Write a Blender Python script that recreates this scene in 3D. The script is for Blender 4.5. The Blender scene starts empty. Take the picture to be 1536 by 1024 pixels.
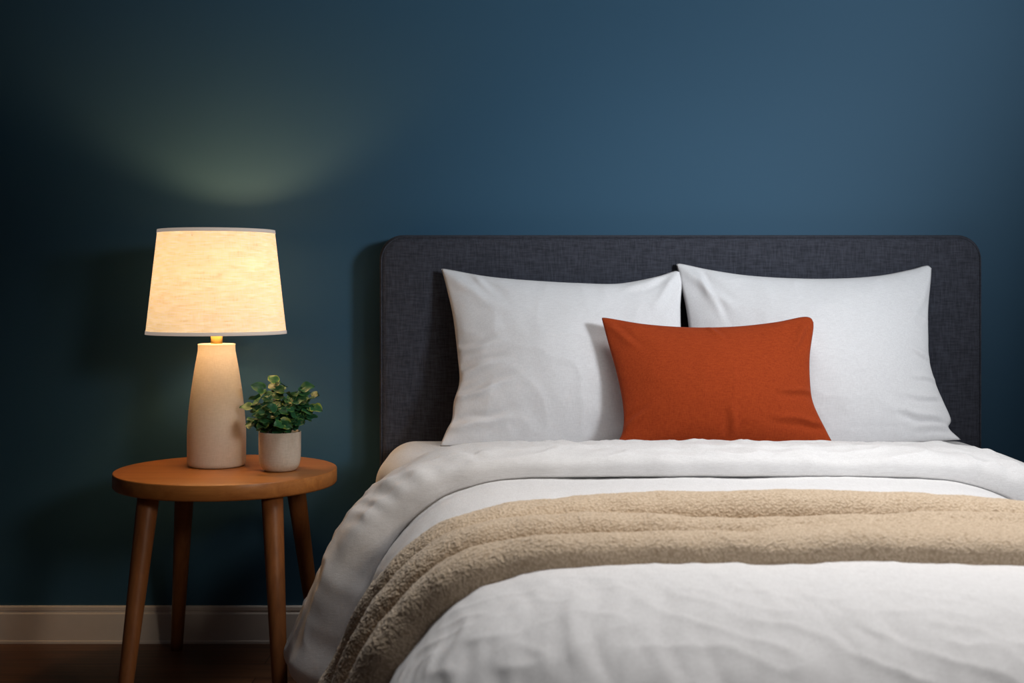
import bpy, bmesh, math, random
import numpy as np
from mathutils import Vector, Matrix

random.seed(7)
SC = bpy.context.scene
COL = SC.collection

# ------------------------------------------------------------------ camera
# camera stands at the origin, 0.95 m up, looking along +Y at the back wall
EYE = 0.95
F = 1900.0
HZ = 435.0
cd = bpy.data.cameras.new('camera')
cam = bpy.data.objects.new('camera', cd)
COL.objects.link(cam)
cam.location = (0, 0, EYE)
cam.rotation_euler = (math.pi / 2, 0, 0)
cd.sensor_width = 36
cd.lens = 36 * F / 1536
cd.shift_y = -(512 - HZ) / 1536
cd.dof.use_dof = True
cd.dof.focus_distance = 3.05
cd.dof.aperture_fstop = 5.0
SC.camera = cam
SC.view_settings.view_transform = 'Standard'
SC.view_settings.look = 'None'
SC.cycles.use_denoising = True
SC.cycles.max_bounces = 8
SC.cycles.sample_clamp_indirect = 4.0

# ------------------------------------------------------------------ noise
_rng = np.random.RandomState(11)
_perm = _rng.permutation(512)
_perm = np.concatenate([_perm, _perm, _perm])
_g2 = _rng.uniform(0, 2 * math.pi, 512)


def pn(x, y, seed=0):
    """2D gradient noise, vectorised, about -0.7..0.7"""
    x = np.asarray(x, float) + 37.1 * seed + 1000
    y = np.asarray(y, float) + 17.7 * seed + 1000
    xi = np.floor(x).astype(int); yi = np.floor(y).astype(int)
    xf = x - xi; yf = y - yi
    u = xf ** 3 * (xf * (xf * 6 - 15) + 10); v = yf ** 3 * (yf * (yf * 6 - 15) + 10)

    def g(ix, iy, dx, dy):
        h = _g2[_perm[(_perm[ix & 511] + iy) & 511]]
        return np.cos(h) * dx + np.sin(h) * dy
    a = g(xi, yi, xf, yf); b = g(xi + 1, yi, xf - 1, yf)
    c = g(xi, yi + 1, xf, yf - 1); d = g(xi + 1, yi + 1, xf - 1, yf - 1)
    return (a * (1 - u) + b * u) * (1 - v) + (c * (1 - u) + d * u) * v


def ridge(x, y, seed=0):
    """soft sharp-crested creases, 0..1"""
    return (1 - np.minimum(1, np.abs(pn(x, y, seed)) * 2.6)) ** 2


def sm(t):
    t = np.clip(t, 0, 1)
    return t * t * (3 - 2 * t)


# ------------------------------------------------------------------ scene helpers
def tag(o, label=None, cat=None, group=None, kind=None):
    if label: o['label'] = label
    if cat: o['category'] = cat
    if group: o['group'] = group
    if kind: o['kind'] = kind
    return o


def empty(name, loc):
    o = bpy.data.objects.new(name, None)
    o.empty_display_size = 0.1
    o.location = loc
    COL.objects.link(o)
    return o


def link(name, me, mat, parent=None, smooth=True):
    o = bpy.data.objects.new(name, me)
    COL.objects.link(o)
    if mat: me.materials.append(mat)
    if smooth:
        me.polygons.foreach_set('use_smooth', [True] * len(me.polygons))
    if parent:
        o.parent = parent
        o.location = -parent.matrix_basis.translation if parent.type == 'EMPTY' else (0, 0, 0)
    return o


def mesh_pydata(name, verts, faces):
    me = bpy.data.meshes.new(name)
    me.from_pydata([tuple(v) for v in verts], [], faces)
    me.update()
    return me


def grid_mesh(name, P, flip=False, wrap_u=False):
    """P: (n, m, 3) array"""
    n, m, _ = P.shape
    idx = np.arange(n * m).reshape(n, m)
    if wrap_u:
        idx = np.vstack([idx, idx[:1]])
    a = idx[:-1, :-1].ravel(); b = idx[1:, :-1].ravel(); c = idx[1:, 1:].ravel(); d = idx[:-1, 1:].ravel()
    q = np.stack([a, d, c, b] if flip else [a, b, c, d], 1)
    return mesh_pydata(name, P.reshape(-1, 3), q.tolist())


def lathe(name, prof, mat, loc, parent, seg=96, bump=None):
    """prof: (r, z) list; spins around the vertical at loc"""
    prof = np.array(prof, float)
    th = np.linspace(0, 2 * math.pi, seg, endpoint=False)
    P = np.zeros((seg, len(prof), 3))
    P[..., 0] = loc[0] + np.cos(th)[:, None] * prof[None, :, 0]
    P[..., 1] = loc[1] + np.sin(th)[:, None] * prof[None, :, 0]
    P[..., 2] = loc[2] + prof[None, :, 1]
    me = grid_mesh(name, P, wrap_u=True)
    bm = bmesh.new(); bm.from_mesh(me)
    bmesh.ops.remove_doubles(bm, verts=bm.verts, dist=1e-6)
    bmesh.ops.recalc_face_normals(bm, faces=bm.faces)
    bm.to_mesh(me); bm.free()
    return link(name, me, mat, parent)


def spline(pts, n):
    """Catmull-Rom through pts, resampled evenly by arc length"""
    pts = np.array(pts, float)
    P = np.vstack([2 * pts[0] - pts[1], pts, 2 * pts[-1] - pts[-2]])
    out = []
    for i in range(1, len(P) - 2):
        t = np.linspace(0, 1, 24, endpoint=False)[:, None]
        p0, p1, p2, p3 = P[i - 1], P[i], P[i + 1], P[i + 2]
        out.append(0.5 * (2 * p1 + (p2 - p0) * t + (2 * p0 - 5 * p1 + 4 * p2 - p3) * t ** 2
                          + (3 * p1 - p0 - 3 * p2 + p3) * t ** 3))
    out = np.vstack(out + [pts[-1:]])
    s = np.concatenate([[0], np.cumsum(np.linalg.norm(np.diff(out, axis=0), axis=1))])
    q = np.linspace(0, s[-1], n)
    return np.stack([np.interp(q, s, out[:, k]) for k in range(out.shape[1])], 1), s[-1]


def box_mesh(name, x0, x1, y0, y1, z0, z1, bev=0.0, seg=3):
    bm = bmesh.new()
    bmesh.ops.create_cube(bm, size=1)
    for v in bm.verts:
        v.co = Vector(((x0 + x1) / 2 + v.co.x * (x1 - x0), (y0 + y1) / 2 + v.co.y * (y1 - y0), (z0 + z1) / 2 + v.co.z * (z1 - z0)))
    if bev:
        bmesh.ops.bevel(bm, geom=list(bm.edges), offset=bev, segments=seg, profile=0.5, affect='EDGES')
    me = bpy.data.meshes.new(name); bm.to_mesh(me); bm.free()
    return me


# ------------------------------------------------------------------ materials
class M:
    """tiny node-tree wrapper"""
    def __init__(s, name):
        s.m = bpy.data.materials.new(name); s.m.use_nodes = True
        s.t = s.m.node_tree
        s.b = s.t.nodes['Principled BSDF']
        s.out = s.t.nodes['Material Output']

    def n(s, kind, **kw):
        nd = s.t.nodes.new(kind)
        for k, v in kw.items():
            if k in nd.inputs: nd.inputs[k].default_value = v
            else: setattr(nd, k, v)
        return nd

    def l(s, a, b): s.t.links.new(a, b)

    def coords(s, scale=(1, 1, 1), rot=(0, 0, 0), kind='Object'):
        tc = s.n('ShaderNodeTexCoord'); mp = s.n('ShaderNodeMapping')
        mp.inputs['Scale'].default_value = scale; mp.inputs['Rotation'].default_value = rot
        s.l(tc.outputs[kind], mp.inputs[0])
        return mp.outputs[0]

    def noise(s, vec, scale, detail=3, rough=0.5, dist=0.0):
        nd = s.n('ShaderNodeTexNoise', Scale=scale, Detail=detail, Roughness=rough, Distortion=dist)
        s.l(vec, nd.inputs['Vector']); return nd.outputs[0]

    def ramp(s, fac, stops):
        r = s.n('ShaderNodeValToRGB')
        e = r.color_ramp.elements
        while len(e) < len(stops): e.new(0.5)
        for k, (p, c) in enumerate(stops):
            e[k].position = p; e[k].color = (*c, 1) if len(c) == 3 else c
        s.l(fac, r.inputs[0]); return r.outputs[0]

    def mix(s, fac, a, b, mode='MIX'):
        nd = s.n('ShaderNodeMix', data_type='RGBA', blend_type=mode)
        for sock, v in ((nd.inputs[0], fac), (nd.inputs[6], a), (nd.inputs[7], b)):
            if hasattr(v, 'default_value') or isinstance(v, bpy.types.NodeSocket): s.l(v, sock)
            elif isinstance(v, (int, float)): sock.default_value = v
            else: sock.default_value = (*v, 1)
        return nd.outputs[2]

    def math(s, op, a, b=None):
        nd = s.n('ShaderNodeMath', operation=op)
        for i, v in enumerate((a, b)):
            if v is None: continue
            if isinstance(v, bpy.types.NodeSocket): s.l(v, nd.inputs[i])
            else: nd.inputs[i].default_value = v
        return nd.outputs[0]

    def bump(s, h, strength, dist, prev=None):
        nd = s.n('ShaderNodeBump', Strength=strength, Distance=dist)
        s.l(h, nd.inputs['Height'])
        if prev is not None: s.l(prev, nd.inputs['Normal'])
        return nd.outputs[0]

    def base(s, c, rough=0.8, sheen=0.0, spec=0.3):
        if isinstance(c, bpy.types.NodeSocket): s.l(c, s.b.inputs['Base Color'])
        else: s.b.inputs['Base Color'].default_value = (*c, 1)
        s.b.inputs['Roughness'].default_value = rough
        s.b.inputs['Specular IOR Level'].default_value = spec
        if sheen:
            s.b.inputs['Sheen Weight'].default_value = sheen
            s.b.inputs['Sheen Roughness'].default_value = 0.5
        return s

    def normal(s, n): s.l(n, s.b.inputs['Normal'])


def woven(name, dark, light, thread=1200, strength=0.25, slub=None, rough=0.9, sheen=0.1, wrink=0.0, wscale=(9, 9, 9), plane='xz'):
    """cloth with a fine plain weave, slubs in the thread, and soft wrinkles"""
    m = M(name)
    a, b = {'xz': ((1, 1, 0.12), (0.12, 1, 1)), 'xy': ((1, 0.12, 1), (0.12, 1, 1))}[plane]
    n1 = m.noise(m.coords(a), thread * 0.45, 2)
    n2 = m.noise(m.coords(b), thread * 0.45, 2)
    h = m.math('ADD', n1, n2)
    c = m.ramp(m.math('MULTIPLY', h, 0.5), [(0.35, dark), (0.65, light)])
    cloud = m.noise(m.coords(), 5.0, 3)
    c = m.mix(m.math('MULTIPLY', cloud, 0.12), c, dark)
    nb = m.bump(h, strength, 0.0008)
    if wrink:
        w = m.noise(m.coords(wscale), 1.0, 5, 0.6, 0.6)
        nb = m.bump(w, wrink, 0.012, nb)
    m.base(c, rough, sheen, 0.2)
    m.normal(nb)
    return m.m


def mat_wall():
    m = M('blue_paint')
    c = m.mix(m.noise(m.coords(), 1.3, 2), (0.027, 0.083, 0.140), (0.031, 0.091, 0.155))
    m.base(c, 0.62, 0, 0.25)
    m.normal(m.bump(m.noise(m.coords(), 380, 3), 0.06, 0.001))
    return m.m


def mat_wood(name, dark, light, axis='x', rough=0.35, scale=1.0):
    m = M(name)
    sc = {'x': (1.2, 22, 22), 'z': (26, 26, 1.4)}[axis]
    v = m.coords(tuple(k * scale for k in sc))
    g = m.noise(v, 2.2, 6, 0.6, 0.8)
    fine = m.noise(m.coords({'x': (6, 260, 260), 'z': (260, 260, 6)}[axis]), 1.5, 3)
    c = m.ramp(g, [(0.3, dark), (0.7, light)])
    c = m.mix(m.math('MULTIPLY', fine, 0.35), c, tuple(k * 0.55 for k in dark))
    m.base(c, rough, 0, 0.4)
    m.normal(m.bump(fine, 0.12, 0.0006))
    return m.m


def mat_floor():
    m = M('dark_floorboards')
    v = m.coords()
    br = m.n('ShaderNodeTexBrick', offset=0.37, Scale=1.0)
    br.inputs['Brick Width'].default_value = 1.7
    br.inputs['Row Height'].default_value = 0.115
    br.inputs['Mortar Size'].default_value = 0.0012
    br.inputs['Color1'].default_value = (0.125, 0.052, 0.024, 1)
    br.inputs['Color2'].default_value = (0.175, 0.080, 0.036, 1)
    br.inputs['Mortar'].default_value = (0.01, 0.004, 0.002, 1)
    m.l(v, br.inputs['Vector'])
    g = m.noise(m.coords((1.2, 30, 1)), 2.5, 6, 0.65, 0.5)
    c = m.mix(1.0, br.outputs[0], m.ramp(g, [(0.3, (0.45, 0.42, 0.4)), (0.7, (1.25, 1.2, 1.15))]), 'MULTIPLY')
    m.base(c, 0.42, 0, 0.4)
    m.normal(m.bump(g, 0.1, 0.001))
    return m.m


def mat_ceramic(name, dark, light, rough=0.75):
    m = M(name)
    h = m.math('ADD', m.noise(m.coords((1, 1, 0.15)), 420, 2), m.noise(m.coords((0.2, 0.2, 1)), 420, 2))
    c = m.ramp(m.math('MULTIPLY', h, 0.5), [(0.3, dark), (0.66, light)])
    m.base(c, rough, 0, 0.25)
    m.normal(m.bump(h, 0.2, 0.0006))
    return m.m


def mat_shade():
    m = M('glowing_linen')
    h = m.math('ADD', m.math('ADD', m.math('MULTIPLY', m.noise(m.coords((1, 1, 0.05)), 420, 2), 0.4), 0.3), m.noise(m.coords((0.09, 0.09, 1)), 330, 3))
    c = m.ramp(m.math('MULTIPLY', h, 0.5), [(0.40, (0.69, 0.58, 0.46)), (0.59, (0.92, 0.85, 0.74))])
    tr = m.n('ShaderNodeBsdfTranslucent'); m.l(c, tr.inputs[0])
    m.base(c, 0.9, 0, 0.1)
    ms = m.n('ShaderNodeMixShader'); ms.inputs[0].default_value = 0.11
    m.l(m.b.outputs[0], ms.inputs[1]); m.l(tr.outputs[0], ms.inputs[2])
    em = m.n('ShaderNodeEmission'); em.inputs['Strength'].default_value = 0.70  # emission added to even out the bulb's glow through the fabric
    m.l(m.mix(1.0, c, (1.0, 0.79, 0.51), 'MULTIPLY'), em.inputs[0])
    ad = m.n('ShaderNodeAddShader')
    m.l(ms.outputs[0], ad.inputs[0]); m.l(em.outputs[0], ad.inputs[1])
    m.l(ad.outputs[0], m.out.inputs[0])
    return m.m


def mat_fleece():
    m = M('sherpa_fleece')
    v = m.n('ShaderNodeTexVoronoi', feature='SMOOTH_F1', Scale=260.0)
    wob = m.noise(m.coords(), 90, 2)
    mp = m.coords()
    add = m.n('ShaderNodeVectorMath', operation='ADD')
    sc = m.n('ShaderNodeVectorMath', operation='SCALE'); sc.inputs['Scale'].default_value = 0.006
    cmb = m.n('ShaderNodeCombineXYZ'); m.l(wob, cmb.inputs[0]); m.l(wob, cmb.inputs[1])
    m.l(cmb.outputs[0], sc.inputs[0]); m.l(mp, add.inputs[0]); m.l(sc.outputs[0], add.inputs[1])
    m.l(add.outputs[0], v.inputs['Vector'])
    d = v.outputs['Distance']
    fine = m.noise(m.coords(), 700, 3)
    c = m.ramp(d, [(0.12, (0.74, 0.60, 0.45)), (0.70, (0.48, 0.36, 0.245))])  # darker between the nubs: crevice shade put into the colour
    c = m.mix(m.math('MULTIPLY', m.noise(m.coords(), 26, 3), 0.3), c, (0.50, 0.38, 0.265))
    m.base(c, 1.0, 0.25, 0.05)
    h = m.math('SUBTRACT', m.math('MULTIPLY', fine, 0.25), d)
    m.normal(m.bump(h, 0.6, 0.0035))
    return m.m


def mat_leaf():
    m = M('variegated_leaf')
    at = m.n('ShaderNodeAttribute', attribute_name='edge')
    n = m.noise(m.coords(), 60, 3)
    k = m.math('ADD', at.outputs['Fac'], m.math('MULTIPLY', m.math('SUBTRACT', n, 0.5), 1.2))
    c = m.ramp(k, [(0.30, (0.022, 0.105, 0.045)), (0.75, (0.050, 0.190, 0.060)), (1.15, (0.34, 0.42, 0.08))])
    m.base(c, 0.4, 0, 0.35)
    m.normal(m.bump(m.noise(m.coords(), 300, 2), 0.3, 0.001))
    return m.m


def plain(name, c, rough=0.5, metal=0.0, spec=0.4, bump=0.05):
    m = M(name)
    cc = m.mix(m.noise(m.coords(), 40, 3), tuple(k * 0.92 for k in c), c)
    m.base(cc, rough, 0, spec)
    m.b.inputs['Metallic'].default_value = metal
    m.normal(m.bump(m.noise(m.coords(), 200, 2), bump, 0.0005))
    return m.m


W_WHITE = woven('white_linen', (0.70, 0.685, 0.68), (0.82, 0.81, 0.81), strength=0.22, wrink=0.10, wscale=(14, 5, 9), plane='xy')
W_PILLOW = woven('white_cotton', (0.74, 0.73, 0.74), (0.84, 0.835, 0.845), strength=0.15, wrink=0.06, wscale=(12, 12, 16))
W_RUST = woven('rust_linen', (0.28, 0.033, 0.005), (0.385, 0.056, 0.009), strength=0.3, wrink=0.05, sheen=0.04)
W_CHAR = woven('charcoal_weave', (0.026, 0.028, 0.037), (0.058, 0.061, 0.080), thread=620, strength=0.5, sheen=0.05)
WOOD = mat_wood('honey_wood', (0.40, 0.140, 0.034), (0.60, 0.245, 0.066), 'x')
WOOD_LEG = mat_wood('honey_wood_leg', (0.22, 0.075, 0.022), (0.36, 0.135, 0.042), 'z', 0.45)
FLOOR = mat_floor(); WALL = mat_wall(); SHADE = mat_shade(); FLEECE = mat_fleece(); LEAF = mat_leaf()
STONE = mat_ceramic('cream_stoneware', (0.74, 0.69, 0.60), (0.84, 0.79, 0.71))
POT = mat_ceramic('white_stoneware', (0.62, 0.57, 0.50), (0.76, 0.71, 0.64), 0.5)
TRIMW = plain('white_trim_paint', (0.84, 0.75, 0.67), 0.45)
SHADE_TRIM = plain('emissive_white_tape', (0.74, 0.71, 0.70), 0.8)
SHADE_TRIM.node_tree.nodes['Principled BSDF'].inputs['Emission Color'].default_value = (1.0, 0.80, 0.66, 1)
SHADE_TRIM.node_tree.nodes['Principled BSDF'].inputs['Emission Strength'].default_value = 0.28  # added emission stands in for lamp light behind the tape
BRASS = plain('brass', (0.80, 0.52, 0.16), 0.28, 1.0)
SOIL = plain('potting_soil', (0.03, 0.02, 0.013), 0.95, bump=1.0)
STEM = plain('green_stem', (0.10, 0.20, 0.05), 0.5)
BULBM = M('lit_bulb'); BULBM.b.inputs['Emission Color'].default_value = (1, 0.72, 0.4, 1); BULBM.b.inputs['Emission Strength'].default_value = 6; BULBM = BULBM.m

# ------------------------------------------------------------------ room shell
YW = 3.42
tag(link('floor', box_mesh('floor', -3.2, 3.4, -1.4, YW + 0.1, -0.06, 0), FLOOR, smooth=False), kind='structure')
tag(link('wall_back', box_mesh('wall_back', -3.2, 3.4, YW, YW + 0.1, 0, 2.7), WALL, smooth=False), kind='structure')
prof = [(0, 0), (0.017, 0), (0.017, 0.006), (0.0145, 0.009), (0.0145, 0.079), (0.0125, 0.0815), (0.0085, 0.083),
        (0.0085, 0.087), (0.0115, 0.089), (0.0115, 0.097), (0.009, 0.0995), (0, 0.0995)]
P = np.zeros((2, len(prof), 3))
for i, x in enumerate((-3.2, 3.4)):
    for j, (a, b) in enumerate(prof): P[i, j] = (x, YW - a, b)
tag(link('baseboard_back', grid_mesh('baseboard_back', P), TRIMW, smooth=False), kind='structure')

# ------------------------------------------------------------------ bed + headboard
BX = 0.443                                     # centre line of the bed
bed = tag(empty('bed', (BX, 2.25, 0)), 'double bed with tall charcoal upholstered headboard with rounded corners', 'bed')
hx0, hx1, htop, hr, hy0, hy1 = -0.349, 1.235, 1.095, 0.062, 3.318, 3.412
out = []
for cx, cy, a0 in ((hx1 - hr, htop - hr, 0), (hx0 + hr, htop - hr, 90)):
    for k in range(13):
        t = math.radians(a0 + 90 * k / 12)
        out.append((cx + hr * math.cos(t), cy + hr * math.sin(t)))
out = [(hx1, 0.04)] + out + [(hx0, 0.04)]
bm = bmesh.new()
vs = [bm.verts.new((x, hy0, z)) for x, z in out]
f = bm.faces.new(vs)
ext = bmesh.ops.extrude_face_region(bm, geom=[f])
for v in [g for g in ext['geom'] if isinstance(g, bmesh.types.BMVert)]: v.co.y = hy1
bmesh.ops.recalc_face_normals(bm, faces=bm.faces)
front = [e for e in bm.edges if all(abs(v.co.y - hy0) < 1e-5 for v in e.verts) or all(abs(v.co.y - hy1) < 1e-5 for v in e.verts)]
bmesh.ops.bevel(bm, geom=front, offset=0.022, segments=5, profile=0.5, affect='EDGES')
me = bpy.data.meshes.new('headboard'); bm.to_mesh(me); bm.free()
hb = link('headboard', me, W_CHAR, bed)
me.polygons.foreach_set('use_smooth', [len(p.vertices) == 4 for p in me.polygons])
# piped seam around the edge of the front panel
def tube(path, r, seg=8):
    path = np.array(path, float); n = len(path)
    T = np.gradient(path, axis=0); T /= np.linalg.norm(T, axis=1)[:, None]
    r = np.full(n, r) if np.isscalar(r) else np.array(r)
    up = np.array([0, 1, 0.0]) if abs(T[0][1]) < 0.8 else np.array([1, 0, 0.0])
    P = np.zeros((seg, n, 3))
    N = np.cross(T, up); N /= np.linalg.norm(N, axis=1)[:, None]
    B = np.cross(T, N)
    for i in range(seg):
        a = 2 * math.pi * i / seg
        P[i] = path + r[:, None] * (N * math.cos(a) + B * math.sin(a))
    return P
pth = [((x - BX) * 0.992 + BX, hy0 + 0.004, z - (0.006 if z > 0.5 else 0)) for x, z in out]
link('piping', grid_mesh('piping', tube(pth, 0.0022), wrap_u=True), W_CHAR, hb)
link('bed_base', box_mesh('bed_base', -0.16, 1.05, 1.50, 3.31, 0.03, 0.27, 0.02), W_CHAR, bed)

# mattress: fitted sheet, wide and square at the head, eased in under the duvet
ys = np.concatenate([np.linspace(1.52, 1.62, 10), np.linspace(1.64, 3.20, 40), np.linspace(3.21, 3.305, 14)])
ths = []
def mat_section(Y, n=16):
    hw = np.interp(Y, [1.5, 2.0, 2.7, 2.9, 3.05], [0.50, 0.53, 0.60, 0.72, 0.775])
    top = np.interp(Y, [1.5, 2.7, 3.0], [0.522, 0.53, 0.562])
    r = np.interp(Y, [2.7, 3.0], [0.15, 0.085])
    e = max(0, (1.62 - Y) / 0.10); top -= 0.06 * (1 - math.sqrt(max(0, 1 - e * e)))
    e2 = max(0, (Y - 3.25) / 0.055); k = 1 - math.sqrt(max(0, 1 - min(1, e2) ** 2)); top -= 0.05 * k; hw -= 0.03 * k
    b = 0.275
    pts = [(hw - 0.02, b), (hw, b + 0.03)]
    for i in range(n + 1):
        t = math.pi / 2 * i / n
        pts.append((hw - r + r * math.cos(t), top - r + r * math.sin(t)))
    L = [(-x, z) for x, z in pts[::-1]]
    mid = [(x, top) for x in np.linspace(hw - r, -(hw - r), 20)[1:-1]]
    return [(BX + x, z) for x, z in pts + mid + L]
P = np.array([[(x, Y, z) for x, z in mat_section(Y)] for Y in ys])
me = grid_mesh('mattress', P)
bm = bmesh.new(); bm.from_mesh(me)
bmesh.ops.holes_fill(bm, edges=[e for e in bm.edges if e.is_boundary], sides=0)
bmesh.ops.recalc_face_normals(bm, faces=bm.faces); bm.to_mesh(me); bm.free()
mt = link('mattress', me, W_WHITE)
tag(mt, 'mattress in a white fitted sheet, showing below the pillows beside the headboard', 'mattress')

# ------------------------------------------------------------------ duvet surface
# side profile of the draped duvet: (distance out, drop)
PROF, PLEN = spline([(0, 0), (0.10, 0.010), (0.205, 0.045), (0.295, 0.135), (0.355, 0.26), (0.395, 0.355), (0.425, 0.43), (0.44, 0.47)], 400)
PS = np.linspace(0, PLEN, 400)
TOP = 0.55


def core_l(Y):
    return 0.04 + 0.10 * sm((2.67 - Y) / 1.0) - 0.055 * sm((Y - 2.75) / 0.3)


CORE_Y = 1.62


def S(a, b):
    """cloth coordinates (a across, b along) -> surface point. a is measured from the bed's centre."""
    a = np.asarray(a, float); b = np.asarray(b, float)
    side = np.sign(a)
    hw = BX - core_l(b)
    da = np.maximum(0, np.abs(a) - hw)
    db = np.maximum(0, CORE_Y - b)
    d = np.sqrt(da ** 2 + db ** 2) + 1e-9
    out_ = np.interp(d, PS, PROF[:, 0]); drop = np.interp(d, PS, PROF[:, 1])
    X = BX + side * (np.minimum(np.abs(a), hw) + out_ * da / d)
    Y = np.maximum(b, CORE_Y) - out_ * db / d
    crown = 0.006 * (1 - np.clip(np.abs(a) / 0.6, 0, 1) ** 2)
    Z = TOP - drop + crown + 0.012 * sm((b - 2.7) / 0.4)
    return np.stack([X, Y, Z], -1)


def normals(P):
    du = np.gradient(P, axis=0); dv = np.gradient(P, axis=1)
    n = np.cross(du, dv); n /= np.linalg.norm(n, axis=-1)[..., None] + 1e-12
    n[n[..., 2].mean() < 0] *= -1
    return n


def fixn(N):
    return -N if N[..., 2].mean() < 0 else N


def hang(a, b):
    hw = BX - core_l(b)
    return np.sqrt(np.maximum(0, np.abs(a) - hw) ** 2 + np.maximum(0, CORE_Y - b) ** 2)


def body_disp(a, b):
    d = hang(a, b)
    foot = sm((1.95 - b) / 0.5)
    big = 0.006 * pn(a * 5, b * 4, 1)
    wa = a + 0.05 * pn(a * 4, b * 5, 9)
    drap = 0.55 * pn(wa * 15, b * 2.6 + a * 2, 2) + 0.45 * pn(wa * 34, b * 4.5, 3) + 0.22 * pn(wa * 60, b * 14, 8)
    small = 0.0022 * ridge(a * 13 + b * 5, b * 11, 4)
    k = 0.0015 + 0.010 * foot * (1 - 0.6 * sm((d - 0.3) / 0.2))
    sideway = 0.010 * sm(d / 0.3) * pn(b * 11, d * 4, 5) * (1 - foot)
    return big + k * drap + small * (0.5 + foot) + sideway


hwm = 0.403 + PLEN - 0.02
aa = np.linspace(-hwm, hwm, 420); bb = np.concatenate([np.linspace(CORE_Y - PLEN + 0.03, 2.25, 300), np.linspace(2.255, 2.93, 60)])
A, B = np.meshgrid(aa, bb, indexing='ij')
P = S(A, B); N = fixn(normals(P))
P = P + N * body_disp(A, B)[..., None]
duvet = tag(empty('duvet', (BX, 2.3, TOP)), 'white linen duvet spread over the bed with its top edge turned back', 'duvet')
o = link('duvet_cover', grid_mesh('duvet_cover', P), W_WHITE, duvet)
sol = o.modifiers.new('thickness', 'SOLIDIFY'); sol.thickness = 0.012; sol.offset = -1
if N[200, 100, 2] * 1 < 0: sol.offset = 1

# turned-back fold: a soft puffed strip lying over the head end of the duvet
na, nt = 520, 90
amax = 0.403 + 0.055 + PLEN - 0.07
aa = np.linspace(-amax, amax, na)
th = np.linspace(-0.62, math.pi + 0.35, nt)
A, TH = np.meshgrid(aa, th, indexing='ij')
dS = np.maximum(0, np.abs(A) - 0.403)
endf = np.clip((amax - np.abs(A)) / 0.05, 0, 1); endf = np.sqrt(1 - (1 - endf) ** 2)
bf = 2.655 + 0.008 * pn(A * 6, 0.3, 21) + 0.006 * pn(A * 14, 0.3, 22) - 0.03 * sm(dS / 0.5) + 0.05 * (1 - endf)
bk = 2.97 - 0.03 * (1 - endf)
ct = np.cos(TH); st = np.sin(TH)
bc = (bf + bk) / 2; hb_ = (bk - bf) / 2
Bq = bc - hb_ * np.sign(ct) * np.abs(ct) ** 0.55
w = np.clip((Bq - bf) / (bk - bf), 0, 1)
T = (0.050 + 0.030 * sm(dS / 0.28) + 0.030 * sm((dS - 0.2) / 0.2)) * (1 - 0.35 * sm((w - 0.35) / 0.6))
tt = np.sign(st) * np.abs(st) ** 0.62
tt = 0.26 + 0.74 * np.where(st < 0, tt * 0.6, tt)
P0 = S(A, Bq)
Sg = S(A, np.full_like(A, 2.8)); N0 = fixn(normals(S(A, 2.6 + 0.4 * (np.arange(nt) / nt)[None, :] + 0 * A)))
wr = 0.009 * pn(A * 6 + Bq * 6, Bq * 7, 31) + 0.0075 * ridge(A * 5 - Bq * 9, Bq * 14 + A * 4, 32) + 0.004 * pn(A * 22 - Bq * 8, Bq * 12, 33)
sh = sm((dS - 0.05) / 0.1) * sm((0.40 - dS) / 0.1)
wr = wr + 0.020 * sh * sm((0.55 - w) / 0.5) * pn(A * 30 + Bq * 10, Bq * 5, 34) + 0.010 * sm(dS / 0.3) * pn(A * 4, Bq * 9, 35)
P = P0 + N0 * ((T * tt + wr * np.clip(tt, 0, 1)) * (0.25 + 0.75 * endf) + 0.003)[..., None]
fold = link('fold', grid_mesh('fold', P), W_WHITE, duvet)

# ------------------------------------------------------------------ fleece throw
na, nb = 900, 300
amax = 0.37 + PLEN - 0.03
aa = np.linspace(-amax, amax, na)
w = np.linspace(0, 1, nb)
A, Wd = np.meshgrid(aa, w, indexing='ij')
wob = 0.008 * pn(A * 4, 0.5, 41)
front = 1.825 + wob + 0.006 * pn(A * 11, 0.5, 46); back = 2.27 + 0.010 * pn(A * 3, 0.7, 42) - 0.10 * np.exp(-((np.abs(A) - 0.58) / 0.17) ** 2)
Bq = front + (back - front) * Wd
c1 = 1.866 + wob                                  # crest of the front roll
c2 = 2.015 + 0.008 * pn(A * 2.2, 0.2, 43) - 0.055 * np.exp(-((A + 0.03) / 0.17) ** 2)
c3 = 2.165 + 0.012 * pn(A * 2.6, 0.9, 44)
def roll(b, c, hf, hbk, h):
    x = np.where(b < c, (b - c) / hf, (b - c) / hbk)
    return h * np.sqrt(np.maximum(0, 1 - np.abs(x) ** 2.2))
merge = sm((A + 0.16) / 0.14)
th_k = 1 + 0.35 * sm((np.abs(A) - 0.35) / 0.25)
shb = 0.06 * np.exp(-((np.abs(A) - 0.58) / 0.2) ** 2)
r1 = roll(Bq, c1, c1 - front, 0.060, th_k * 0.036)
r2 = roll(Bq, c2, 0.042, 0.070, th_k * 0.039)
r3 = roll(Bq, c3 - shb, 0.048, np.maximum(0.05, back - c3 + shb), th_k * (0.038 + 0.008 * np.exp(-(A / 0.28) ** 2)))
r1 = np.maximum(r1, merge * (Bq > c1) * (Bq < c2) * (0.0335 + 0.002 * pn(A * 9, Bq * 22, 47)))
k = 90.0
T = np.log(np.exp(k * r1) + np.exp(k * r2) + np.exp(k * r3) + 0 * A) / k
T = np.where(True, np.maximum(np.maximum(r1, r2), r3) * 0.9 + 0.1 * (T - math.log(3) / k), T)
T = np.maximum(T, 0)
P0 = S(A, Bq); N0 = fixn(normals(P0))
base = body_disp(A, Bq)
edge = np.minimum(1, np.minimum(Wd, 1 - Wd) / 0.012)
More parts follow.
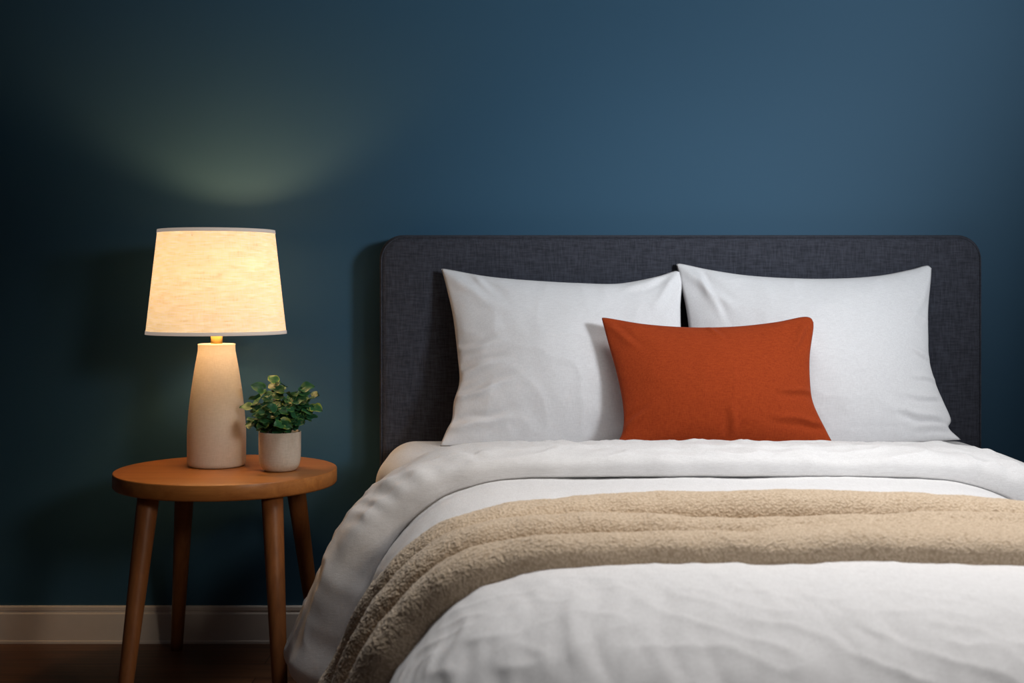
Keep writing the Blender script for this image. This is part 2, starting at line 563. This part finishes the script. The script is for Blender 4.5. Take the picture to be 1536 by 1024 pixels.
# nubbly pile
nub = 0.0016 * (1 - np.abs(pn(A * 150, Bq * 150, 51)) * 3) + 0.0010 * pn(A * 280, Bq * 280, 52) + 0.003 * pn(A * 18, Bq * 26, 53)
P = P0 + N0 * (base - 0.005 + edge * 0.007 + T + nub * edge)[..., None]
th_o = link('throw_blanket', grid_mesh('throw_blanket', P), FLEECE)
tag(th_o, 'beige sherpa fleece throw laid in three soft rolls across the duvet', 'throw blanket')


# ------------------------------------------------------------------ pillows
def coons(top, right, bottom, left, n, m):
    """four boundary polylines, all running left-to-right / bottom-to-top"""
    t, _ = spline(top, n); b, _ = spline(bottom, n); l, _ = spline(left, m); r, _ = spline(right, m)
    u = np.linspace(0, 1, n)[:, None, None]; v = np.linspace(0, 1, m)[None, :, None]
    return (1 - v) * b[:, None] + v * t[:, None] + (1 - u) * l[None] + u * r[None] - (
        (1 - u) * (1 - v) * b[0] + u * (1 - v) * b[-1] + (1 - u) * v * t[0] + u * v * t[-1])


def pillow(name, top, right, bottom, left, thick, loc, tilt, yaw, creases, mat, amp, seed, back=0.6):
    n, m = 150, 120
    # denser sampling towards the seams
    G = coons(top, right, bottom, left, n, m)
    u = np.linspace(-1, 1, n)[:, None]; v = np.linspace(-1, 1, m)[None, :]
    q = np.clip(1 - u ** 2, 0, 1) * np.clip(1 - v ** 2, 0, 1)
    edge = np.minimum(np.clip(1 - np.abs(u), 0, 1), np.clip(1 - np.abs(v), 0, 1))
    prof_ = q ** 0.50 * (0.75 + 0.25 * q)
    x, z = G[..., 0], G[..., 1]
    W = np.zeros_like(x)
    for (x0, z0, x1, z1, wd, h) in creases:
        dx, dz = x1 - x0, z1 - z0; L = math.hypot(dx, dz)
        tt_ = ((x - x0) * dx + (z - z0) * dz) / L / L
        dd = ((x - x0) * -dz + (z - z0) * dx) / L + 0.012 * pn(x * 14, z * 14, seed + 5)
        env = sm((tt_ + 0.15) / 0.3) * sm((1.0 - tt_) / 0.7)
        W += h * env * (np.exp(-(dd / wd) ** 2) - 0.6 * np.exp(-((dd - 1.6 * wd) / wd) ** 2))
    fade = np.clip(edge / 0.08, 0, 1)
    W = W * np.clip(edge / 0.03, 0, 1)
    nz = amp * (pn(x * 9, z * 9, seed) + 0.5 * pn(x * 20 + z * 6, z * 17, seed + 1)) + amp * 0.5 * ridge(x * 9 + z * 5, z * 8 - x * 4, seed + 2)
    yf = -(thick * prof_ + W + nz * fade)
    yb = back * thick * prof_ + nz * fade * 0.5
    Pf = np.stack([x, yf, z], -1); Pb = np.stack([x, yb, z], -1)
    R = np.array((Matrix.Rotation(yaw, 3, 'Z') @ Matrix.Rotation(-tilt, 3, 'X')))
    Pf = Pf @ R.T + np.array(loc); Pb = Pb @ R.T + np.array(loc)
    idx = np.arange(n * m).reshape(n, m); off = n * m
    def quads(i, fl):
        a = i[:-1, :-1].ravel(); b = i[1:, :-1].ravel(); c = i[1:, 1:].ravel(); d = i[:-1, 1:].ravel()
        return np.stack([a, b, c, d] if not fl else [a, d, c, b], 1).tolist()
    me = mesh_pydata(name, np.vstack([Pf.reshape(-1, 3), Pb.reshape(-1, 3)]), quads(idx, False) + quads(idx + off, True))
    bm = bmesh.new(); bm.from_mesh(me)
    bmesh.ops.remove_doubles(bm, verts=bm.verts, dist=0.0002)
    bmesh.ops.recalc_face_normals(bm, faces=bm.faces)
    bm.to_mesh(me); bm.free()
    return link(name, me, mat)


tilt = math.radians(18)
pl = pillow('pillow',
            top=[(-0.318, 0.452), (-0.305, 0.452), (-0.20, 0.432), (-0.08, 0.420), (0.04, 0.413), (0.14, 0.412), (0.235, 0.430), (0.285, 0.446), (0.300, 0.444)],
            right=[(0.292, -0.012), (0.292, 0.10), (0.296, 0.22), (0.298, 0.34), (0.304, 0.41), (0.300, 0.444)],
            bottom=[(-0.314, -0.012), (-0.20, -0.012), (0.0, -0.012), (0.18, -0.014), (0.292, -0.012)],
            left=[(-0.314, -0.012), (-0.298, 0.028), (-0.285, 0.055), (-0.281, 0.10), (-0.268, 0.150), (-0.272, 0.21), (-0.286, 0.32), (-0.304, 0.40), (-0.318, 0.452)],
            thick=0.085, loc=(0.135, 3.150, 0.575), tilt=tilt, yaw=0.0,
            creases=[(-0.285, 0.10, -0.10, 0.155, 0.010, 0.010), (-0.275, 0.165, -0.12, 0.20, 0.009, 0.009), (-0.275, 0.22, -0.13, 0.25, 0.010, 0.007),
                     (-0.29, 0.03, -0.10, 0.055, 0.010, 0.010), (-0.30, 0.43, -0.12, 0.30, 0.014, 0.007), (-0.24, 0.43, -0.14, 0.33, 0.010, 0.005),
                     (0.29, 0.43, 0.20, 0.30, 0.012, 0.006), (0.25, 0.43, 0.12, 0.37, 0.010, 0.005)],
            mat=W_PILLOW, amp=0.0035, seed=60)
tag(pl, 'white pillow leaning on the left half of the headboard, nearest the lamp', 'pillow')
pr = pillow('pillow',
            top=[(-0.346, 0.462), (-0.335, 0.465), (-0.26, 0.448), (-0.16, 0.432), (-0.04, 0.424), (0.08, 0.424), (0.18, 0.432), (0.26, 0.448), (0.305, 0.460), (0.318, 0.452)],
            right=[(0.345, 0.00), (0.318, 0.030), (0.325, 0.055), (0.300, 0.13), (0.287, 0.20), (0.291, 0.27), (0.298, 0.34), (0.313, 0.42), (0.318, 0.452)],
            bottom=[(-0.312, -0.012), (-0.2, -0.014), (0.0, -0.014), (0.2, -0.008), (0.345, 0.00)],
            left=[(-0.312, -0.012), (-0.312, 0.10), (-0.318, 0.22), (-0.325, 0.33), (-0.338, 0.41), (-0.346, 0.462)],
            thick=0.085, loc=(0.775, 3.160, 0.577), tilt=tilt, yaw=0.0,
            creases=[(0.30, 0.15, 0.21, 0.155, 0.008, 0.006), (0.30, 0.30, 0.22, 0.33, 0.009, 0.004), (0.30, 0.10, 0.17, 0.11, 0.007, 0.005), (0.30, 0.05, 0.14, 0.075, 0.009, 0.008), (0.29, 0.20, 0.20, 0.24, 0.008, 0.006), (-0.33, 0.44, -0.18, 0.30, 0.012, 0.007),
                     (-0.30, 0.44, -0.22, 0.25, 0.010, 0.005), (0.31, 0.44, 0.23, 0.27, 0.010, 0.005), (0.32, 0.03, 0.18, 0.03, 0.010, 0.006)],
            mat=W_PILLOW, amp=0.003, seed=70)
tag(pr, 'white pillow leaning on the right half of the headboard, partly behind the rust cushion', 'pillow')
po = pillow('throw_pillow',
            top=[(-0.266, 0.309), (-0.255, 0.312), (-0.16, 0.296), (-0.05, 0.288), (0.06, 0.290), (0.16, 0.301), (0.225, 0.314), (0.247, 0.312), (0.254, 0.300)],
            right=[(0.282, 0.00), (0.268, 0.03), (0.240, 0.10), (0.236, 0.16), (0.240, 0.22), (0.252, 0.28), (0.254, 0.300)],
            bottom=[(-0.245, -0.01), (-0.12, -0.012), (0.0, -0.012), (0.14, -0.012), (0.282, 0.00)],
            left=[(-0.245, -0.01), (-0.222, 0.03), (-0.219, 0.09), (-0.232, 0.17), (-0.252, 0.25), (-0.266, 0.309)],
            thick=0.062, loc=(0.487, 3.030, 0.582), tilt=math.radians(16), yaw=0.0,
            creases=[(0.235, 0.12, 0.12, 0.13, 0.008, 0.005), (0.26, 0.05, 0.10, 0.07, 0.009, 0.006), (-0.225, 0.03, -0.13, 0.10, 0.008, 0.006),
                     (-0.015, 0.30, 0.035, 0.235, 0.008, 0.006), (0.235, 0.29, 0.17, 0.20, 0.009, 0.005), (-0.25, 0.29, -0.16, 0.20, 0.010, 0.004),
                     (0.04, 0.02, 0.03, 0.10, 0.010, 0.004)],
            mat=W_RUST, amp=0.0022, seed=80)
tag(po, 'rust orange lumbar cushion propped against the two white pillows', 'cushion')

# ------------------------------------------------------------------ side table
TX, TY, TH_ = -0.694, 3.08, 0.516
table = tag(empty('side_table', (TX, TY, 0)), 'round honey-coloured wooden side table on four splayed tapered legs', 'side table')
R = 0.266
topp = [(0, TH_), (R - 0.003, TH_), (R - 0.001, TH_ - 0.0008), (R, TH_ - 0.003), (R, TH_ - 0.032), (R - 0.003, TH_ - 0.036), (R - 0.008, TH_ - 0.0375), (0, TH_ - 0.0375)]
lathe('tabletop', topp, WOOD, (TX, TY, 0), table, 128)
for (tx, ty, fx, fy) in ((-0.142, -0.165, -0.168, -0.285), (0.142, -0.165, 0.185, -0.285),
                         (-0.140, 0.155, -0.193, 0.27), (0.137, 0.155, 0.180, 0.27)):
    zs = np.linspace(0, 1, 14)
    top = np.array([TX + tx, TY + ty, TH_ - 0.036]); foot = np.array([TX + fx, TY + fy, 0.0])
    path = foot + (top - foot) * zs[:, None]
    rad = 0.0155 + 0.0095 * zs
    Pt = tube(path, rad, 24)
    Pt[:, 0, 2] = 0.0
    Pt[:, -1, 2] = TH_ - 0.037
    me = grid_mesh('leg', Pt, wrap_u=True)
    bm = bmesh.new(); bm.from_mesh(me)
    bmesh.ops.holes_fill(bm, edges=[e for e in bm.edges if e.is_boundary], sides=0)
    bmesh.ops.recalc_face_normals(bm, faces=bm.faces); bm.to_mesh(me); bm.free()
    link('leg', me, WOOD_LEG, table)

# ------------------------------------------------------------------ lamp
LX, LY = -0.731, 3.135
lamp = tag(empty('table_lamp', (LX, LY, TH_)), 'lit table lamp with cream stoneware base and tapered linen drum shade', 'lamp')
bp = [(0, 0.0), (0.062, 0.0), (0.068, 0.002), (0.0705, 0.006), (0.0712, 0.014), (0.0716, 0.05), (0.0712, 0.09), (0.0688, 0.125), (0.0645, 0.165),
      (0.0590, 0.205), (0.0535, 0.240), (0.0490, 0.265), (0.0465, 0.279), (0.0455, 0.286), (0.0452, 0.294), (0.0448, 0.299), (0.0430, 0.3015), (0.012, 0.3015)]
bpf, _ = spline(bp[2:], 90)
lathe('base', bp[:2] + [tuple(p) for p in bpf], STONE, (LX, LY, TH_), lamp)
lathe('neck', [(0.0145, 0.300), (0.0145, 0.345), (0.012, 0.347), (0.0, 0.347)], BRASS, (LX, LY, TH_), lamp, 48)
sk = lathe('socket', [(0.0, 0.345), (0.018, 0.345), (0.018, 0.40), (0.013, 0.405), (0, 0.405)], BRASS, (LX, LY, TH_), lamp, 40)
zb, zt, rb, rt = 0.843 - TH_, 1.0975 - TH_, 0.170, 0.1415
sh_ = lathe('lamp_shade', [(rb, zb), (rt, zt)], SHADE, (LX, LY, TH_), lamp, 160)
def band(z0, z1, eps=0.0012):
    def rr(z): return rb + (rt - rb) * (z - zb) / (zt - zb)
    return [(rr(z0) - eps, z0), (rr(z0) + eps, z0), (rr(z1) + eps, z1), (rr(z1) - eps, z1), (rr(z0) - eps, z0)]
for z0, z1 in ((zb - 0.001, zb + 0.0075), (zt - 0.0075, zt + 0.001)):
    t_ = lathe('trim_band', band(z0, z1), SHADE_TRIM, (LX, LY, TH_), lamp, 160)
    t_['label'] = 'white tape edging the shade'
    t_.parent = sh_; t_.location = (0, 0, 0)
# spider ring that carries the shade
bm = bmesh.new()
sp = []
for k in range(3):
    a = math.radians(20 + 120 * k)
    zz = zt - 0.03; rr = rb + (rt - rb) * (zz - zb) / (zt - zb)
    sp.append(tube([(LX + 0.014 * math.cos(a), LY + 0.014 * math.sin(a), TH_ + zz), (LX + rr * 0.5 * math.cos(a), LY + rr * 0.5 * math.sin(a), TH_ + zz + 0.001), (LX + rr * math.cos(a), LY + rr * math.sin(a), TH_ + zz + 0.012)], 0.0015, 6))
V = []; Fc = []
for Pq in sp:
    o0 = len(V); n_, m_, _ = Pq.shape
    V += Pq.reshape(-1, 3).tolist()
    for i in range(n_):
        for j in range(m_ - 1):
            Fc.append([o0 + i * m_ + j, o0 + ((i + 1) % n_) * m_ + j, o0 + ((i + 1) % n_) * m_ + j + 1, o0 + i * m_ + j + 1])
link('shade_spider', mesh_pydata('shade_spider', V, Fc), BRASS, lamp)
bulb = lathe('bulb', [(0, 0.515), (0.012, 0.513), (0.022, 0.506), (0.028, 0.492), (0.029, 0.476), (0.025, 0.455), (0.017, 0.432), (0.013, 0.418), (0.013, 0.403)][::-1], BULBM, (LX, LY, TH_), lamp, 40)
bulb.visible_shadow = True

# ------------------------------------------------------------------ plant
PX, PY = -0.559, 3.05
plant = tag(empty('potted_plant', (PX, PY, TH_)), 'small leafy variegated plant in a rounded white pot beside the lamp', 'potted plant')
pp, _ = spline([(0.030, 0.0), (0.038, 0.003), (0.0455, 0.012), (0.0490, 0.026), (0.0502, 0.045), (0.0505, 0.070), (0.0505, 0.0925), (0.0495, 0.0945), (0.0475, 0.0935), (0.0465, 0.085), (0.046, 0.072)], 70)
lathe('pot', [(0, 0.0)] + [tuple(p) for p in pp], POT, (PX, PY, TH_), plant)
lathe('soil', [(0, 0.080), (0.02, 0.081), (0.035, 0.079), (0.0468, 0.076)], SOIL, (PX, PY, TH_), plant, 40)
VS, FS = [], []; LV, LF, LE = [], [], []
def add_leaf(pos, direction, up, size, seedv):
    d = Vector(direction).normalized(); u = Vector(up)
    s = d.cross(u).normalized(); u = s.cross(d).normalized()
    n, m = 8, 6
    o0 = len(LV)
    for i in range(n + 1):
        t = i / n
        wdt = 0.56 * math.sin(math.pi * min(1, (t * 0.94 + 0.04)) ** 0.72) ** 0.85 * (1 - 0.15 * t)
        if i == n: wdt = 0.01
        for j in range(-m // 2, m // 2 + 1):
            q = j / (m / 2)
            x = q * wdt * size
            y = t * size - 0.16 * size * (abs(q) ** 1.5) * (1 - t) * (t < 0.3)
            z = -0.30 * size * t * t + 0.16 * size * abs(q) ** 1.3 * (1 - t * .6) + 0.06 * size * math.sin(t * 9 + seedv + q * 2) * abs(q)
            LV.append(tuple(Vector(pos) + s * x + d * y + u * z))
            LE.append(0.15 + 0.75 * abs(q) ** 3 * (0.4 + 0.6 * math.sin(seedv * 3.1) ** 2) + (0.3 if math.sin(seedv * 7.7) > 0.72 else 0))
    k = m + 1
    for i in range(n):
        for j in range(m):
            LF.append([o0 + i * k + j, o0 + i * k + j + 1, o0 + (i + 1) * k + j + 1, o0 + (i + 1) * k + j])
tips = [(-0.075, 0.03, 0.060), (-0.055, -0.02, 0.085), (-0.045, 0.02, 0.108), (-0.01, 0.0, 0.128), (0.012, -0.01, 0.118), (0.055, 0.0, 0.112),
        (0.075, 0.01, 0.090), (0.082, -0.01, 0.064), (0.070, -0.02, 0.040), (0.035, -0.045, 0.060), (0.0, -0.055, 0.062), (-0.035, -0.05, 0.052),
        (-0.055, -0.03, 0.035), (-0.02, -0.03, 0.095), (0.03, -0.02, 0.090), (0.02, 0.05, 0.095), (-0.03, 0.055, 0.080), (0.05, 0.045, 0.065),
        (0.05, -0.04, 0.028), (-0.03, -0.052, 0.022), (0.015, -0.058, 0.026), (-0.062, -0.035, 0.022), (-0.05, 0.0, 0.06), (0.045,0.0,0.055)]
rnd = random.Random(5)
for ti, (x, y, z) in enumerate(tips):
    b0 = np.array([x * 0.25, y * 0.25, 0.078]); tip = np.array([x, y, 0.092 + z * 0.94])
    mid = (b0 + tip) / 2 + np.array([-x * 0.05, -y * 0.05, 0.022])
    path, _ = spline([b0, mid, tip], 12)
    path = path + np.array([PX, PY, TH_])
    Pq = tube(path, np.linspace(0.0014, 0.0007, 12), 6)
    o0 = len(VS); VS += Pq.reshape(-1, 3).tolist()
    for i in range(6):
        for j in range(11):
            FS.append([o0 + i * 12 + j, o0 + ((i + 1) % 6) * 12 + j, o0 + ((i + 1) % 6) * 12 + j + 1, o0 + i * 12 + j + 1])
    for q in range(8):
        j = [11, 10, 9, 8, 7, 6, 5, 4][q]
        p = path[j]
        ang = rnd.uniform(0, 2 * math.pi)
        outw = np.array([x, y, 0.02]) / (abs(x) + abs(y) + 0.02)
        dr = outw * (0.9 if q == 0 else 0.5) + np.array([math.cos(ang), math.sin(ang) - 0.25, rnd.uniform(-0.5, 0.35)]) * (0.5 if q == 0 else 0.95)
        add_leaf(p, dr, (rnd.uniform(-.35, .35), -0.75 + rnd.uniform(-.3, .3), 0.8), rnd.uniform(0.021, 0.030), rnd.uniform(0, 10))
LV = [(x, y, max(z, TH_ + 0.088)) if math.hypot(x - PX, y - PY) < 0.054 else (x, y, z) for x, y, z in LV]
link('stems', mesh_pydata('stems', VS, FS), STEM, plant)
me = mesh_pydata('foliage', LV, LF)
at = me.attributes.new('edge', 'FLOAT', 'POINT'); at.data.foreach_set('value', LE)
link('foliage', me, LEAF, plant)

# ------------------------------------------------------------------ light
def light(name, kind, loc, energy, color, target=None, **kw):
    ld = bpy.data.lights.new(name, kind); ld.energy = energy; ld.color = color
    for k_, v_ in kw.items(): setattr(ld, k_, v_)
    o_ = bpy.data.objects.new(name, ld); COL.objects.link(o_); o_.location = loc
    if target is not None:
        o_.rotation_euler = (Vector(target) - Vector(loc)).to_track_quat('-Z', 'Y').to_euler()
    return o_
light('bulb_light', 'POINT', (LX, LY, 1.00), 3.1, (1.0, 0.60, 0.27), shadow_soft_size=0.03)
light('added_uplight', 'SPOT', (LX, LY, 1.00), 5.6, (1.0, 0.46, 0.16), (LX, LY + 0.5, 1.75), spot_size=math.radians(125), spot_blend=0.9, shadow_soft_size=0.03)  # extra spot added at the bulb to strengthen the glow up the wall
bulb.visible_shadow = False
light('wall_key', 'SPOT', (2.35, 0.45, 1.70), 330, (0.84, 0.93, 1.0), (0.50, 3.42, 1.86), spot_size=math.radians(46), spot_blend=1.0, shadow_soft_size=0.30)  # unseen spot added to wash the back wall from the right
light('pillow_key', 'SPOT', (2.35, 0.45, 1.70), 215, (0.92, 0.96, 1.0), (0.60, 3.1, 0.80), spot_size=math.radians(31), spot_blend=1.0, shadow_soft_size=0.30)  # second unseen spot, added from the same position to light the pillows
light('bedside_key', 'SPOT', (1.05, 0.75, 1.45), 50, (1.0, 0.86, 0.70), (-0.64, 3.05, 0.55), spot_size=math.radians(27), spot_blend=0.9, shadow_soft_size=0.22)  # narrow unseen spot added to brighten the lamp and side table
light('overhead_fill', 'AREA', (0.75, 2.25, 2.5), 14.5, (1.0, 0.98, 0.965), (0.65, 2.0, 0.5), shape='RECTANGLE', size=1.4, size_y=0.8, spread=math.radians(88))

w_ = bpy.data.worlds.new('world'); SC.world = w_; w_.use_nodes = True
bg = w_.node_tree.nodes['Background']; bg.inputs[0].default_value = (0.55, 0.55, 0.6, 1); bg.inputs[1].default_value = 0.03
